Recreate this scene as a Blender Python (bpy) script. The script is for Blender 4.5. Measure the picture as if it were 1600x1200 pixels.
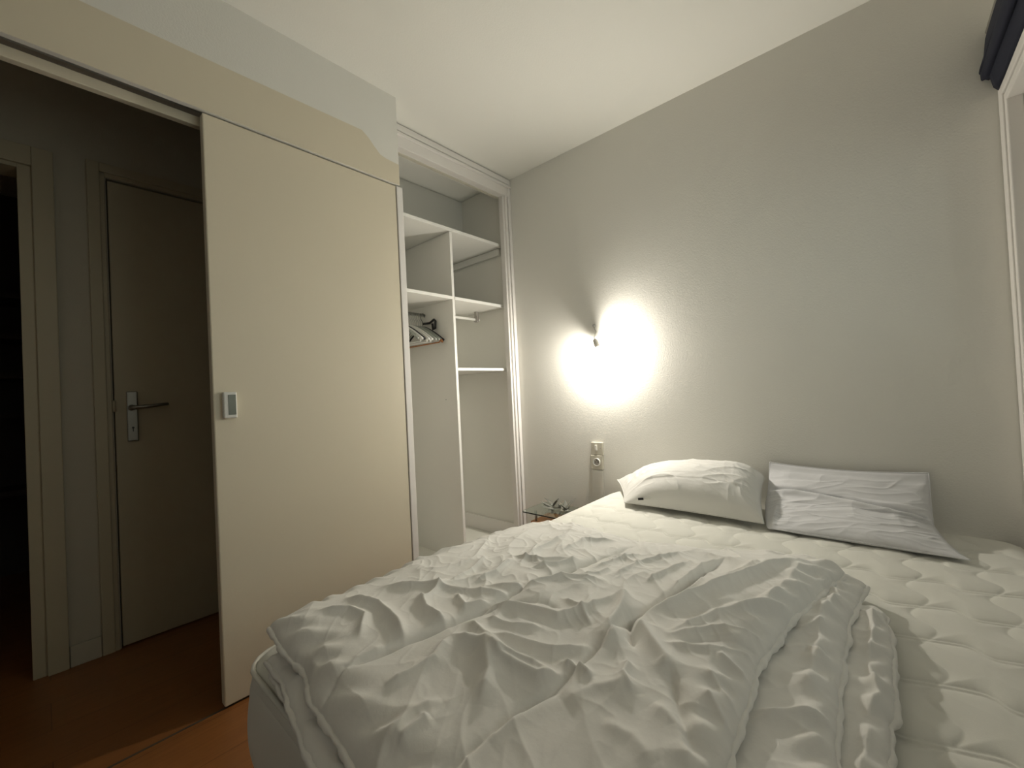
import bpy, bmesh, math, random
import numpy as np
from mathutils import Vector, Matrix
for o in list(bpy.data.objects): bpy.data.objects.remove(o, do_unlink=True)
random.seed(4)
C = bpy.context.scene.collection
S = bpy.context.scene
PI = math.pi

# ------------------------------------------------------------------ camera
cam_d = bpy.data.cameras.new('camera'); cam = bpy.data.objects.new('camera', cam_d); C.objects.link(cam)
cam_d.sensor_width = 36; cam_d.sensor_fit = 'HORIZONTAL'; cam_d.lens = 653.68/1600*36
cam_d.clip_start = 0.02; cam_d.clip_end = 60
def cam_axes(yaw, pitch, roll):
    f = Vector((math.cos(yaw)*math.cos(pitch), math.sin(yaw)*math.cos(pitch), math.sin(pitch)))
    r0 = Vector((math.sin(yaw), -math.cos(yaw), 0)); u0 = r0.cross(f)
    return r0*math.cos(roll)+u0*math.sin(roll), -r0*math.sin(roll)+u0*math.cos(roll), f
r_, u_, f_ = cam_axes(0.726006672, 0.0144440653, -0.049137487)
m = Matrix((r_, u_, -f_)).transposed().to_4x4(); m.translation = Vector((0, 0, 1.04))
cam.matrix_world = m
S.camera = cam

# ------------------------------------------------------------------ light and exposure
w = bpy.data.worlds.new('world'); S.world = w; w.use_nodes = True
w.node_tree.nodes['Background'].inputs[0].default_value = (0.55, 0.65, 0.75, 1)
w.node_tree.nodes['Background'].inputs[1].default_value = 0.02
S.view_settings.view_transform = 'Standard'; S.view_settings.look = 'None'
S.view_settings.gamma = 1; S.view_settings.use_curve_mapping = False
S.view_settings.exposure = 0.0
BULB = Vector((2.135, 1.213, 1.238))
AXIS = Vector((0.18, 0.42, 0.88)).normalized()          # from the bulb up to its socket
BULB_W = 28.5
pl = bpy.data.lights.new('bulb_light', 'POINT'); pl.energy = BULB_W; pl.shadow_soft_size = 0.014; pl.color = (1.0, 0.94, 0.84)
plo = bpy.data.objects.new('bulb_light', pl); C.objects.link(plo); plo.location = BULB
# dusk daylight entering through the window in the wall on the right
al = bpy.data.lights.new('window_daylight', 'AREA'); al.shape = 'RECTANGLE'; al.size = 1.3; al.size_y = 0.95
al.energy = 8.0; al.color = (0.93, 0.97, 0.93)
alo = bpy.data.objects.new('window_daylight', al); C.objects.link(alo); alo.location = (1.25, -0.60, 1.42)
alo.rotation_euler = (PI/2, 0, 0)       # faces +Y, into the room
# added fill light behind the camera, shining in through an added rear window
bl = bpy.data.lights.new('rear_fill_light', 'AREA'); bl.shape = 'RECTANGLE'; bl.size = 1.3; bl.size_y = 1.25
bl.energy = 3.0; bl.color = (1.0, 0.98, 0.95)
blo = bpy.data.objects.new('rear_fill_light', bl); C.objects.link(blo); blo.location = (-2.24, 0.55, 1.45)
blo.rotation_euler = (PI/2, 0, -PI/2)   # faces +X

# ------------------------------------------------------------------ helpers
def new_mat(name, col, rough=0.6, metal=0.0, bump=0.0, bscale=200.0, bdist=0.002, var=0.0, vscale=3.0, detail=3.0, **kw):
    mt = bpy.data.materials.new(name); mt.use_nodes = True
    nt = mt.node_tree; b = nt.nodes['Principled BSDF']
    b.inputs['Base Color'].default_value = (*col, 1); b.inputs['Roughness'].default_value = rough
    b.inputs['Metallic'].default_value = metal
    for k, v in kw.items(): b.inputs[k.replace('_', ' ')].default_value = v
    tc = nt.nodes.new('ShaderNodeTexCoord')
    if bump:
        n = nt.nodes.new('ShaderNodeTexNoise'); n.inputs['Scale'].default_value = bscale; n.inputs['Detail'].default_value = detail
        bp = nt.nodes.new('ShaderNodeBump'); bp.inputs['Strength'].default_value = bump; bp.inputs['Distance'].default_value = bdist
        nt.links.new(tc.outputs['Object'], n.inputs['Vector']); nt.links.new(n.outputs[0], bp.inputs['Height'])
        nt.links.new(bp.outputs[0], b.inputs['Normal'])
    n2 = nt.nodes.new('ShaderNodeTexNoise'); n2.inputs['Scale'].default_value = vscale
    mx = nt.nodes.new('ShaderNodeMix'); mx.data_type = 'RGBA'
    v = var or 0.015
    mx.inputs[6].default_value = (*[c*(1-v) for c in col], 1); mx.inputs[7].default_value = (*[min(1, c*(1+v)) for c in col], 1)
    nt.links.new(tc.outputs['Object'], n2.inputs['Vector']); nt.links.new(n2.outputs[0], mx.inputs[0])
    nt.links.new(mx.outputs[2], b.inputs['Base Color'])
    return mt

M = {}
M['wall'] = new_mat('wall_paper', (0.79, 0.775, 0.715), 0.75, bump=0.35, bscale=170, bdist=0.002)
M['ceil'] = new_mat('ceiling_paint', (0.88, 0.87, 0.81), 0.8, bump=0.25, bscale=160, bdist=0.002)
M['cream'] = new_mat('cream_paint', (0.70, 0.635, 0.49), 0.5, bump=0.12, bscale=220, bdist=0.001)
M['white'] = new_mat('white_gloss_paint', (0.80, 0.79, 0.74), 0.45, bump=0.08, bscale=40, bdist=0.002)
M['trimw'] = new_mat('trim_paint', (0.80, 0.77, 0.73), 0.4, bump=0.15, bscale=60, bdist=0.001)
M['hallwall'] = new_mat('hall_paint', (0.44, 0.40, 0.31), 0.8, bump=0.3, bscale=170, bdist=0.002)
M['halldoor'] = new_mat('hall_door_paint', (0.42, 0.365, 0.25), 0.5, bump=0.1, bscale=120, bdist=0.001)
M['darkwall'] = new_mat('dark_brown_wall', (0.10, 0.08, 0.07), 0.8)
M['tile'] = new_mat('pale_floor', (0.78, 0.77, 0.70), 0.35, bump=0.03)
M['steel'] = new_mat('brushed_steel', (0.30, 0.29, 0.26), 0.38, 1.0)
M['chrome'] = new_mat('grey_metal', (0.42, 0.40, 0.37), 0.35, 0.8)
M['brass'] = new_mat('aged_metal', (0.60, 0.58, 0.52), 0.5, 0.0)
M['plastic'] = new_mat('white_plastic', (0.74, 0.73, 0.68), 0.35)
M['oldplastic'] = new_mat('yellowed_plastic', (0.58, 0.55, 0.46), 0.4)
M['darkhole'] = new_mat('dark_plastic', (0.03, 0.03, 0.03), 0.5)
M['lcd'] = new_mat('grey_screen', (0.16, 0.17, 0.13), 0.25)
M['hblack'] = new_mat('black_hanger_plastic', (0.012, 0.012, 0.014), 0.4)
M['hwhite'] = new_mat('white_hanger_plastic', (0.72, 0.72, 0.68), 0.4)
M['hgrey'] = new_mat('grey_green_hanger', (0.33, 0.35, 0.31), 0.4)
M['hwood'] = new_mat('orange_wood', (0.45, 0.19, 0.07), 0.45, var=0.15, vscale=30)
M['wire'] = new_mat('wire_metal', (0.5, 0.5, 0.48), 0.3, 1.0)
M['navy'] = new_mat('navy_cloth', (0.006, 0.008, 0.022), 0.85, bump=0.4, bscale=500, bdist=0.001)
M['mattress'] = new_mat('mattress_ticking', (0.76, 0.75, 0.68), 0.85, bump=0.25, bscale=420, bdist=0.0006, Sheen_Weight=0.15)
M['cotton'] = new_mat('duvet_cotton', (0.86, 0.84, 0.79), 0.85, bump=0.5, bscale=55, bdist=0.0016, detail=6, Sheen_Weight=0.2)
M['pillow'] = new_mat('pillow_cotton', (0.76, 0.75, 0.71), 0.85, bump=0.45, bscale=60, bdist=0.0014, detail=5, Sheen_Weight=0.2)
M['pillow2'] = new_mat('grey_white_pillow_cotton', (0.72, 0.72, 0.73), 0.85, bump=0.45, bscale=50, bdist=0.0016, detail=5, Sheen_Weight=0.2)
M['bedbase'] = new_mat('dark_bed_base', (0.05, 0.04, 0.035), 0.7)
M['dried'] = new_mat('dried_grey_leaves', (0.20, 0.20, 0.17), 0.7, var=0.3, vscale=40)
M['black'] = new_mat('black_label', (0.01, 0.01, 0.012), 0.6)
M['rail'] = new_mat('dark_rail', (0.10, 0.09, 0.07), 0.5, 0.4)

def glass_mat():
    mt = bpy.data.materials.new('clear_glass'); mt.use_nodes = True; nt = mt.node_tree
    b = nt.nodes['Principled BSDF']; b.inputs['Base Color'].default_value = (0.80, 0.9, 0.86, 1)
    b.inputs['Roughness'].default_value = 0.02; b.inputs['Transmission Weight'].default_value = 1; b.inputs['IOR'].default_value = 1.45
    return mt
M['glass'] = glass_mat()
def pane_mat():
    mt = bpy.data.materials.new('window_glass'); mt.use_nodes = True; nt = mt.node_tree
    for n in list(nt.nodes): nt.nodes.remove(n)
    o = nt.nodes.new('ShaderNodeOutputMaterial'); t = nt.nodes.new('ShaderNodeBsdfTransparent'); g = nt.nodes.new('ShaderNodeBsdfGlossy'); f = nt.nodes.new('ShaderNodeFresnel'); mx = nt.nodes.new('ShaderNodeMixShader')
    g.inputs['Roughness'].default_value = 0.02; t.inputs[0].default_value = (0.95, 0.98, 0.97, 1)
    nt.links.new(f.outputs[0], mx.inputs[0]); nt.links.new(t.outputs[0], mx.inputs[1]); nt.links.new(g.outputs[0], mx.inputs[2]); nt.links.new(mx.outputs[0], o.inputs[0]); return mt
M['pane'] = pane_mat()
def bulb_mat():
    mt = bpy.data.materials.new('glowing_bulb_glass'); mt.use_nodes = True; nt = mt.node_tree
    for n in list(nt.nodes): nt.nodes.remove(n)
    o = nt.nodes.new('ShaderNodeOutputMaterial'); e = nt.nodes.new('ShaderNodeEmission'); t = nt.nodes.new('ShaderNodeBsdfTransparent')
    e.inputs[0].default_value = (1, 0.93, 0.80, 1); e.inputs[1].default_value = 14
    a = nt.nodes.new('ShaderNodeAddShader'); nt.links.new(e.outputs[0], a.inputs[0]); nt.links.new(t.outputs[0], a.inputs[1])
    nt.links.new(a.outputs[0], o.inputs[0]); return mt
M['bulb'] = bulb_mat()
def wood_floor():
    mt = bpy.data.materials.new('parquet'); mt.use_nodes = True; nt = mt.node_tree; b = nt.nodes['Principled BSDF']
    b.inputs['Roughness'].default_value = 0.38
    tc = nt.nodes.new('ShaderNodeTexCoord'); mp = nt.nodes.new('ShaderNodeMapping'); nt.links.new(tc.outputs['Object'], mp.inputs[0])
    br = nt.nodes.new('ShaderNodeTexBrick'); nt.links.new(mp.outputs[0], br.inputs[0])
    br.inputs['Scale'].default_value = 1; br.inputs['Brick Width'].default_value = 1.1; br.inputs['Row Height'].default_value = 0.19
    br.inputs['Mortar Size'].default_value = 0.0012
    br.inputs['Color1'].default_value = (0.30, 0.120, 0.034, 1); br.inputs['Color2'].default_value = (0.26, 0.098, 0.027, 1); br.inputs['Mortar'].default_value = (0.15, 0.055, 0.015, 1)
    mp2 = nt.nodes.new('ShaderNodeMapping'); mp2.inputs['Scale'].default_value = (2, 30, 1); nt.links.new(tc.outputs['Object'], mp2.inputs[0])
    n = nt.nodes.new('ShaderNodeTexNoise'); n.inputs['Scale'].default_value = 3; n.inputs['Detail'].default_value = 6; nt.links.new(mp2.outputs[0], n.inputs['Vector'])
    mx = nt.nodes.new('ShaderNodeMix'); mx.data_type = 'RGBA'; mx.blend_type = 'MULTIPLY'; mx.inputs[0].default_value = 0.5
    cr = nt.nodes.new('ShaderNodeValToRGB'); cr.color_ramp.elements[0].color = (0.6, 0.6, 0.6, 1); cr.color_ramp.elements[0].position = 0.3; cr.color_ramp.elements[1].position = 0.7
    nt.links.new(n.outputs[0], cr.inputs[0]); nt.links.new(br.outputs[0], mx.inputs[6]); nt.links.new(cr.outputs[0], mx.inputs[7]); nt.links.new(mx.outputs[2], b.inputs['Base Color'])
    return mt
M['wood'] = wood_floor()

def link_mesh(name, me, mat, parent=None):
    o = bpy.data.objects.new(name, me); C.objects.link(o)
    if mat: me.materials.append(M[mat])
    if parent: o.parent = parent
    return o
def smooth(me):
    me.polygons.foreach_set('use_smooth', [True]*len(me.polygons))
def bx(bm, x0, x1, y0, y1, z0, z1, bev=0.0):
    t = bmesh.new(); bmesh.ops.create_cube(t, size=1)
    bmesh.ops.scale(t, vec=(x1-x0, y1-y0, z1-z0), verts=t.verts); bmesh.ops.translate(t, vec=((x0+x1)/2, (y0+y1)/2, (z0+z1)/2), verts=t.verts)
    if bev: bmesh.ops.bevel(t, geom=t.edges[:], offset=bev, segments=2, profile=0.5, affect='EDGES')
    me = bpy.data.meshes.new('t'); t.to_mesh(me); t.free(); bm.from_mesh(me); bpy.data.meshes.remove(me)
def obj(name, bm, mat, parent=None, sm=False):
    me = bpy.data.meshes.new(name); bmesh.ops.recalc_face_normals(bm, faces=bm.faces[:]); bm.to_mesh(me); bm.free()
    if sm: smooth(me)
    return link_mesh(name, me, mat, parent)
def box(name, x0, x1, y0, y1, z0, z1, mat, parent=None, bev=0.0):
    bm = bmesh.new(); bx(bm, x0, x1, y0, y1, z0, z1, bev); return obj(name, bm, mat, parent)
def struct(o): o['kind'] = 'structure'; return o
def tag(o, label, cat, group=None):
    o['label'] = label; o['category'] = cat
    if group: o['group'] = group
    return o
def thing(name, label, cat, loc=(0, 0, 0), group=None):
    o = bpy.data.objects.new(name, None); C.objects.link(o); o.location = loc; o.empty_display_size = 0.05
    return tag(o, label, cat, group)
def under(o, root):                       # parent a part built in world coordinates
    o.parent = root; o.matrix_parent_inverse = Matrix.Translation(-Vector(root.location)); return o
def tube(bm, pts, r, seg=10, closed=False, cap=True):
    pts = [Vector(p) for p in pts]; n = len(pts); rings = []
    rr = r if isinstance(r, (list, tuple)) else [r]*n
    prev = None
    for i, p in enumerate(pts):
        if closed: t = pts[(i+1) % n]-pts[i-1]
        else: t = pts[min(i+1, n-1)]-pts[max(i-1, 0)]
        t.normalize()
        if prev is None:
            a = Vector((0, 0, 1)) if abs(t.z) < 0.9 else Vector((1, 0, 0)); nrm = t.cross(a).normalized()
        else:
            nrm = (prev - t*prev.dot(t)).normalized()
        prev = nrm; b = t.cross(nrm)
        rings.append([bm.verts.new(p + (nrm*math.cos(2*PI*k/seg)+b*math.sin(2*PI*k/seg))*rr[i]) for k in range(seg)])
    for i in range(n if closed else n-1):
        A, B = rings[i], rings[(i+1) % n]
        for k in range(seg): bm.faces.new((A[k], A[(k+1) % seg], B[(k+1) % seg], B[k]))
    if cap and not closed:
        bm.faces.new(rings[0][::-1]); bm.faces.new(rings[-1])
def lathe(bm, prof, origin, axis, seg=32):
    """prof = [(radius, distance along axis)]"""
    axis = Vector(axis).normalized(); a = Vector((0, 0, 1)) if abs(axis.z) < 0.9 else Vector((1, 0, 0))
    n = axis.cross(a).normalized(); b = axis.cross(n); rings = []
    for r, d in prof:
        c = Vector(origin)+axis*d
        rings.append([bm.verts.new(c+(n*math.cos(2*PI*k/seg)+b*math.sin(2*PI*k/seg))*max(r, 1e-5)) for k in range(seg)])
    for A, B in zip(rings, rings[1:]):
        for k in range(seg): bm.faces.new((A[k], A[(k+1) % seg], B[(k+1) % seg], B[k]))
def grid_mesh(name, V, mat, parent=None, closed_v=False):
    """V: array (n, m, 3)"""
    n, mm = V.shape[:2]; me = bpy.data.meshes.new(name)
    idx = np.arange(n*mm).reshape(n, mm)
    if closed_v: nxt = np.roll(idx, -1, 1); a, b_, c, d = idx[:-1], nxt[:-1], nxt[1:], idx[1:]
    else: a, b_, c, d = idx[:-1, :-1], idx[:-1, 1:], idx[1:, 1:], idx[1:, :-1]
    F = np.stack([a, d, c, b_], -1).reshape(-1, 4)
    return np_mesh(name, V.reshape(-1, 3), F, mat, parent)
def np_mesh(name, V, F, mat, parent=None):
    me = bpy.data.meshes.new(name)
    me.vertices.add(len(V)); me.vertices.foreach_set('co', np.ascontiguousarray(V, dtype=np.float32).ravel())
    me.loops.add(F.size); me.loops.foreach_set('vertex_index', F.astype(np.int32).ravel())
    me.polygons.add(len(F)); me.polygons.foreach_set('loop_start', np.arange(0, F.size, F.shape[1], dtype=np.int32))
    me.update(calc_edges=True); me.validate(); smooth(me)
    return link_mesh(name, me, mat, parent)
_rng = np.random.RandomState(7); LAT = _rng.rand(256, 256)
def vnoise(x, y):
    xi = np.floor(x).astype(int); yi = np.floor(y).astype(int); fx = x-xi; fy = y-yi
    fx = fx*fx*fx*(fx*(fx*6-15)+10); fy = fy*fy*fy*(fy*(fy*6-15)+10)
    g = lambda i, j: LAT[i % 256, j % 256]
    return (g(xi, yi)*(1-fx)+g(xi+1, yi)*fx)*(1-fy)+(g(xi, yi+1)*(1-fx)+g(xi+1, yi+1)*fx)*fy*1.0
def fbm(x, y, o=4):
    s = 0; a = 0.5
    for k in range(o): s = s+a*(vnoise(x+17.3*k, y-9.1*k)-0.5); x = x*2.03; y = y*2.03; a *= 0.5
    return s
def ridged(x, y, o=3):
    s = 0; a = 0.6
    for k in range(o): s = s+a*(1-np.abs(2*vnoise(x+31.7*k, y+5.3*k)-1))**2; x = x*1.9; y = y*1.9; a *= 0.5
    return s

# ------------------------------------------------------------------ room shell
HC = 2.496; WX = 2.19; WY = -0.345; PY = 1.72; CY = 1.88; HY = 2.53
struct(box('floor', -2.2, WX+0.1, WY-0.1, 4.4, -0.06, 0, 'wood'))
struct(box('ceiling', -2.2, WX+0.1, WY-0.1, 4.4, HC, HC+0.06, 'ceil'))
struct(box('wall_right', WX, WX+0.12, WY-0.1, 2.75, 0, HC, 'wall'))            # headboard wall
# window wall (right edge of the picture), with its opening
bm = bmesh.new()
bx(bm, -2.2, 0.50, WY-0.12, WY, 0, HC); bx(bm, 0.50, WX, WY-0.12, WY, 0, 0.16); bx(bm, 0.50, WX, WY-0.12, WY, 1.98, HC); bx(bm, 2.13, WX, WY-0.12, WY, 0.16, 1.98)
struct(obj('wall_window', bm, 'wall'))
bm = bmesh.new(); bx(bm, -2.2, -2.1, WY-0.1, -0.15, 0, HC); bx(bm, -2.2, -2.1, 1.25, 4.4, 0, HC); bx(bm, -2.2, -2.1, -0.15, 1.25, 0, 0.8); bx(bm, -2.2, -2.1, -0.15, 1.25, 2.1, HC)
struct(obj('wall_rear', bm, 'wall'))
# wall with the sliding door: header over the opening and the wall end by the closet
bm = bmesh.new(); bx(bm, -2.1, 1.183, PY-0.001, PY+0.018, 2.0635, HC); bx(bm, -2.1, 1.183, PY+0.018, PY+0.055, 2.14, HC); bx(bm, 1.02, 1.183, PY+0.055, PY+0.11, 0, HC)
bx(bm, -2.1, 1.02, PY+0.09, PY+0.14, 2.10, HC)
struct(obj('wall_sliding_door', bm, 'wall'))
# thin cream layer over the lintel, stepping lower at its closet end
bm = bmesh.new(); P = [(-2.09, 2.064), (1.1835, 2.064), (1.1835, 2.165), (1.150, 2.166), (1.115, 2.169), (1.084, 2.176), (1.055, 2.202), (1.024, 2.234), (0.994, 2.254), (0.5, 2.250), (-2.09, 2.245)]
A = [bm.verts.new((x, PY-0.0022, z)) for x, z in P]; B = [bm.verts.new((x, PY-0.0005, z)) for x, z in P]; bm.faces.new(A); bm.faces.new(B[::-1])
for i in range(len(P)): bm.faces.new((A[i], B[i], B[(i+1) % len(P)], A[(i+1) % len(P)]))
struct(obj('lintel_cream_layer', bm, 'cream'))
struct(box('trim_2', 1.166, 1.200, PY, PY+0.12, 0, 2.057, 'trimw', bev=0.003))
struct(box('wall_closet_side', 1.10, 1.183, PY+0.11, HY, 0, HC, 'wall'))
struct(box('wall_closet_back', 1.183, WX, HY, HY+0.08, 0, HC, 'wall'))
struct(box('wall_closet_duct', 1.183, WX-0.015, 2.355, HY, 2.07, HC-0.002, 'wall'))
struct(box('wall_closet_right', WX-0.02, WX-0.001, CY+0.05, HY, 0.0, HC-0.002, 'wall'))
struct(box('floor_closet', 1.19, WX-0.003, CY+0.0, HY-0.003, 0.0, 0.012, 'tile'))
# closet opening trim: head casing, rail, right casing
bm = bmesh.new(); bx(bm, 1.183, WX-0.002, CY-0.012, CY+0.06, 2.452, 2.490, 0.006); bx(bm, 1.183, WX-0.002, CY-0.002, CY+0.07, 2.372, 2.455, 0.003); bx(bm, 1.183, WX-0.002, CY-0.018, CY, 2.43, 2.445, 0.004)
struct(obj('trim_3', bm, 'trimw'))
bm = bmesh.new(); bx(bm, 2.125, WX-0.001, CY+0.012, CY+0.05, 0, 2.38, 0.003); bx(bm, 2.138, 2.158, CY-0.002, CY+0.02, 0, 2.38, 0.003); bx(bm, 2.162, WX-0.001, CY-0.008, CY+0.02, 0, 2.46, 0.003)
struct(obj('trim_4', bm, 'trimw'))
struct(box('trim_5', 1.19, 2.125, CY+0.045, CY+0.065, 2.366, 2.372, 'oldplastic'))
struct(box('baseboard_closet', WX-0.034, WX-0.02, CY+0.055, HY-0.002, 0.012, 0.115, 'trimw', bev=0.002))
struct(box('baseboard_right', WX-0.012, WX-0.0005, WY+0.002, CY-0.02, 0.0, 0.10, 'trimw', bev=0.002))

# sliding door panel
d1 = struct(box('door_1', 0.392, 1.164, PY+0.004, PY+0.040, 0.008, 2.057, 'cream', bev=0.004))
# lower track fascia on the hall side of the opening
struct(box('trim_6', -2.1, 1.02, PY+0.054, PY+0.080, 2.030, 2.064, 'cream', bev=0.002))
struct(box('trim_7', -2.1, 1.02, PY+0.012, PY+0.020, 0.0, 0.0008, 'rail'))

# hall
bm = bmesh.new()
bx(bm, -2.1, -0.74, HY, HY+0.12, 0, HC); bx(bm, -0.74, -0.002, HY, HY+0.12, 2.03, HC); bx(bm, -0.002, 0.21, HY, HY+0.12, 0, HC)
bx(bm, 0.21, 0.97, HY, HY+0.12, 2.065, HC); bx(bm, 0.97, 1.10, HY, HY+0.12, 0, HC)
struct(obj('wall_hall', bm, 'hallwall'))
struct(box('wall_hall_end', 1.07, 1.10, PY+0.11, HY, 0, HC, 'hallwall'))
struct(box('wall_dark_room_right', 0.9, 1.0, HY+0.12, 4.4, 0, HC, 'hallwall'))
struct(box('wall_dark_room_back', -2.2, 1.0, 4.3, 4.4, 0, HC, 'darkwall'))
# casing and jamb of the dark doorway
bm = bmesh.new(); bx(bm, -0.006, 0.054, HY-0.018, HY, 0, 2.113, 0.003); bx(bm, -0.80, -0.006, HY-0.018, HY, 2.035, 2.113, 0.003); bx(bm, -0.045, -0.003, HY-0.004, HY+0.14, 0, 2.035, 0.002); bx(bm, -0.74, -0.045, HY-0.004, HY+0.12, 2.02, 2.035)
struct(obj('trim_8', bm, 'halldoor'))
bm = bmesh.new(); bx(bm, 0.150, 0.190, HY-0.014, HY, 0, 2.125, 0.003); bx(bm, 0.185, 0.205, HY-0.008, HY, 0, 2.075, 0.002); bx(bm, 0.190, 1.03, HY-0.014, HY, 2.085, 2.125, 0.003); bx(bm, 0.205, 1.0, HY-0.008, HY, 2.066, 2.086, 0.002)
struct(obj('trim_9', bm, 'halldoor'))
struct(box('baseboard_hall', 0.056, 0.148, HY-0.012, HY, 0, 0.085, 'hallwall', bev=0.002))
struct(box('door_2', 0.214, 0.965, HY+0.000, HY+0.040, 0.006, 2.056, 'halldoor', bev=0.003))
gap = struct(box('trim_10', 0.205, 0.215, HY+0.02, HY+0.05, 0.0, 2.06, 'darkhole'))
d2 = bpy.data.objects['door_2']
# lever handle with long back plate on the hall door
bm = bmesh.new(); bx(bm, 0.252, 0.290, HY-0.010, HY, 0.895, 1.118, 0.004)
hp = obj('handle_plate', bm, 'steel', d2); hp['label'] = 'long steel back plate'
bm = bmesh.new(); tube(bm, [(0.268, HY-0.008, 1.045), (0.268, HY-0.030, 1.045), (0.272, HY-0.046, 1.045), (0.284, HY-0.052, 1.046), (0.32, HY-0.052, 1.048), (0.36, HY-0.050, 1.052), (0.392, HY-0.048, 1.055)], [0.010, 0.009, 0.009, 0.009, 0.0085, 0.008, 0.006], 12)
lathe(bm, [(0, 0), (0.013, 0), (0.013, 0.008), (0.0, 0.009)], (0.268, HY-0.009, 1.045), (0, -1, 0), 20)
obj('door_handle', bm, 'steel', d2, True)
bm = bmesh.new(); lathe(bm, [(0, 0), (0.0045, 0), (0.0045, 0.001), (0, 0.001)], (0.271, HY-0.0102, 0.955), (0, -1, 0), 14); bx(bm, 0.2695, 0.2725, HY-0.0112, HY-0.0102, 0.938, 0.955)
obj('keyhole', bm, 'darkhole', d2)
bm = bmesh.new(); lathe(bm, [(0, 0), (0.006, 0), (0.006, 0.05), (0, 0.05)], (0.212, HY-0.006, 1.03), (0, 0, 1), 12)
hg = obj('hinge', bm, 'halldoor', d2, True)

# shelves in the dark room
t = thing('storage_shelf', 'dark storage shelves inside the unlit doorway on the left', 'shelf', (-0.55, 4.1, 0))
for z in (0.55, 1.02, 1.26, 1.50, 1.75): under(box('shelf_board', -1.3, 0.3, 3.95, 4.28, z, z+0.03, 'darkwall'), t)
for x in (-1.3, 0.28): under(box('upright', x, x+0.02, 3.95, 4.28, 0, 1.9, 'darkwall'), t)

# window: casing, sash, glass
bm = bmesh.new()
def ring(bm, x0, x1, z0, z1, wd, y0, y1, bev=0.003):
    bx(bm, x0, x0+wd, y0, y1, z0, z1, bev); bx(bm, x1-wd, x1, y0, y1, z0, z1, bev); bx(bm, x0+wd, x1-wd, y0, y1, z1-wd, z1, bev); bx(bm, x0+wd, x1-wd, y0, y1, z0, z0+wd, bev)
ring(bm, 0.44, 2.186, 0.10, 1.99, 0.050, WY, WY+0.010); ring(bm, 0.50, 2.132, 0.16, 1.935, 0.03, WY-0.03, WY+0.006)
wn = struct(obj('window_1', bm, 'halldoor'))
wn.data.materials.clear(); wn.data.materials.append(M['trimw'])
bm = bmesh.new(); ring(bm, 0.53, 2.10, 0.19, 1.91, 0.045, WY-0.07, WY-0.035); bx(bm, 1.28, 1.34, WY-0.07, WY-0.03, 0.235, 1.865, 0.003); bx(bm, 0.575, 2.055, WY-0.07, WY-0.035, 1.02, 1.09, 0.003)
obj('window_sash', bm, 'trimw', wn)
obj('window_pane', (lambda b: (bx(b, 0.57, 2.06, WY-0.056, WY-0.052, 0.235, 1.865), b)[1])(bmesh.new()), 'pane', wn)

bm = bmesh.new(); y0, y1, z0, z1 = -0.15, 1.25, 0.8, 2.1  # unseen rear window, added to give the fill light an opening
for a in ((y0, y0+.05, z0, z1), (y1-.05, y1, z0, z1), (y0+.05, y1-.05, z0, z0+.05), (y0+.05, y1-.05, z1-.05, z1), (0.53, 0.57, z0+.05, z1-.05)): bx(bm, -2.17, -2.12, a[0], a[1], a[2], a[3], 0.003)
wn2 = struct(obj('added_rear_window', bm, 'trimw'))
bm = bmesh.new(); bx(bm, -2.148, -2.143, y0+.05, y1-.05, z0+.05, z1-.05); obj('window_pane', bm, 'pane', wn2)
# ------------------------------------------------------------------ closet fittings
t = thing('wardrobe_shelving', 'white built-in wardrobe shelving of boards and one upright divider', 'shelving', (1.70, 2.22, 0.012))
SY0, SY1 = 1.955, HY-0.004; XR = WX-0.022
under(box('divider', 1.690, 1.709, SY0, SY1, 0.012, 2.036, 'white', bev=0.001), t)
under(box('shelf', 1.186, XR, SY0-0.004, SY1, 2.038, 2.058, 'white', bev=0.0015), t)
under(box('shelf', 1.186, 1.689, SY0-0.002, SY1, 1.615, 1.634, 'white', bev=0.0015), t)
under(box('shelf', 1.710, XR, SY0-0.002, SY1, 1.615, 1.634, 'white', bev=0.0015), t)
under(box('shelf', 1.710, XR, SY0, SY1, 1.176, 1.194, 'white', bev=0.0015), t)
under(box('shelf_batten', XR-0.018, XR, SY0+0.02, SY1, 1.990, 2.036, 'white', bev=0.002), t)
under(box('shelf_batten', 1.186, 1.204, SY0+0.02, SY1, 1.990, 2.036, 'white', bev=0.002), t)
bm = bmesh.new(); tube(bm, [(1.710, 2.17, 1.558), (2.12, 2.17, 1.558)], 0.009, 14)
under(obj('hanging_rail', bm, 'white', None, True), t)
bm = bmesh.new(); bx(bm, 2.085, 2.105, 2.155, 2.185, 1.54, 1.615, 0.003); lathe(bm, [(0, 0), (0.016, 0), (0.016, 0.03), (0, 0.03)], (2.075, 2.17, 1.558), (1, 0, 0), 16)
under(obj('rail_bracket', bm, 'chrome'), t)
bm = bmesh.new(); tube(bm, [(1.186, 2.24, 1.558), (1.689, 2.24, 1.558)], 0.009, 14)
under(obj('hanging_rail', bm, 'wire', None, True), t)
bm = bmesh.new()
for (y, z) in ((2.06, 1.0),): lathe(bm, [(0, 0), (0.003, 0), (0.003, 0.0008), (0, 0.0008)], (1.6897, y, z), (-1, 0, 0), 10)
under(obj('screw_hole', bm, 'darkhole'), t)

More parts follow.
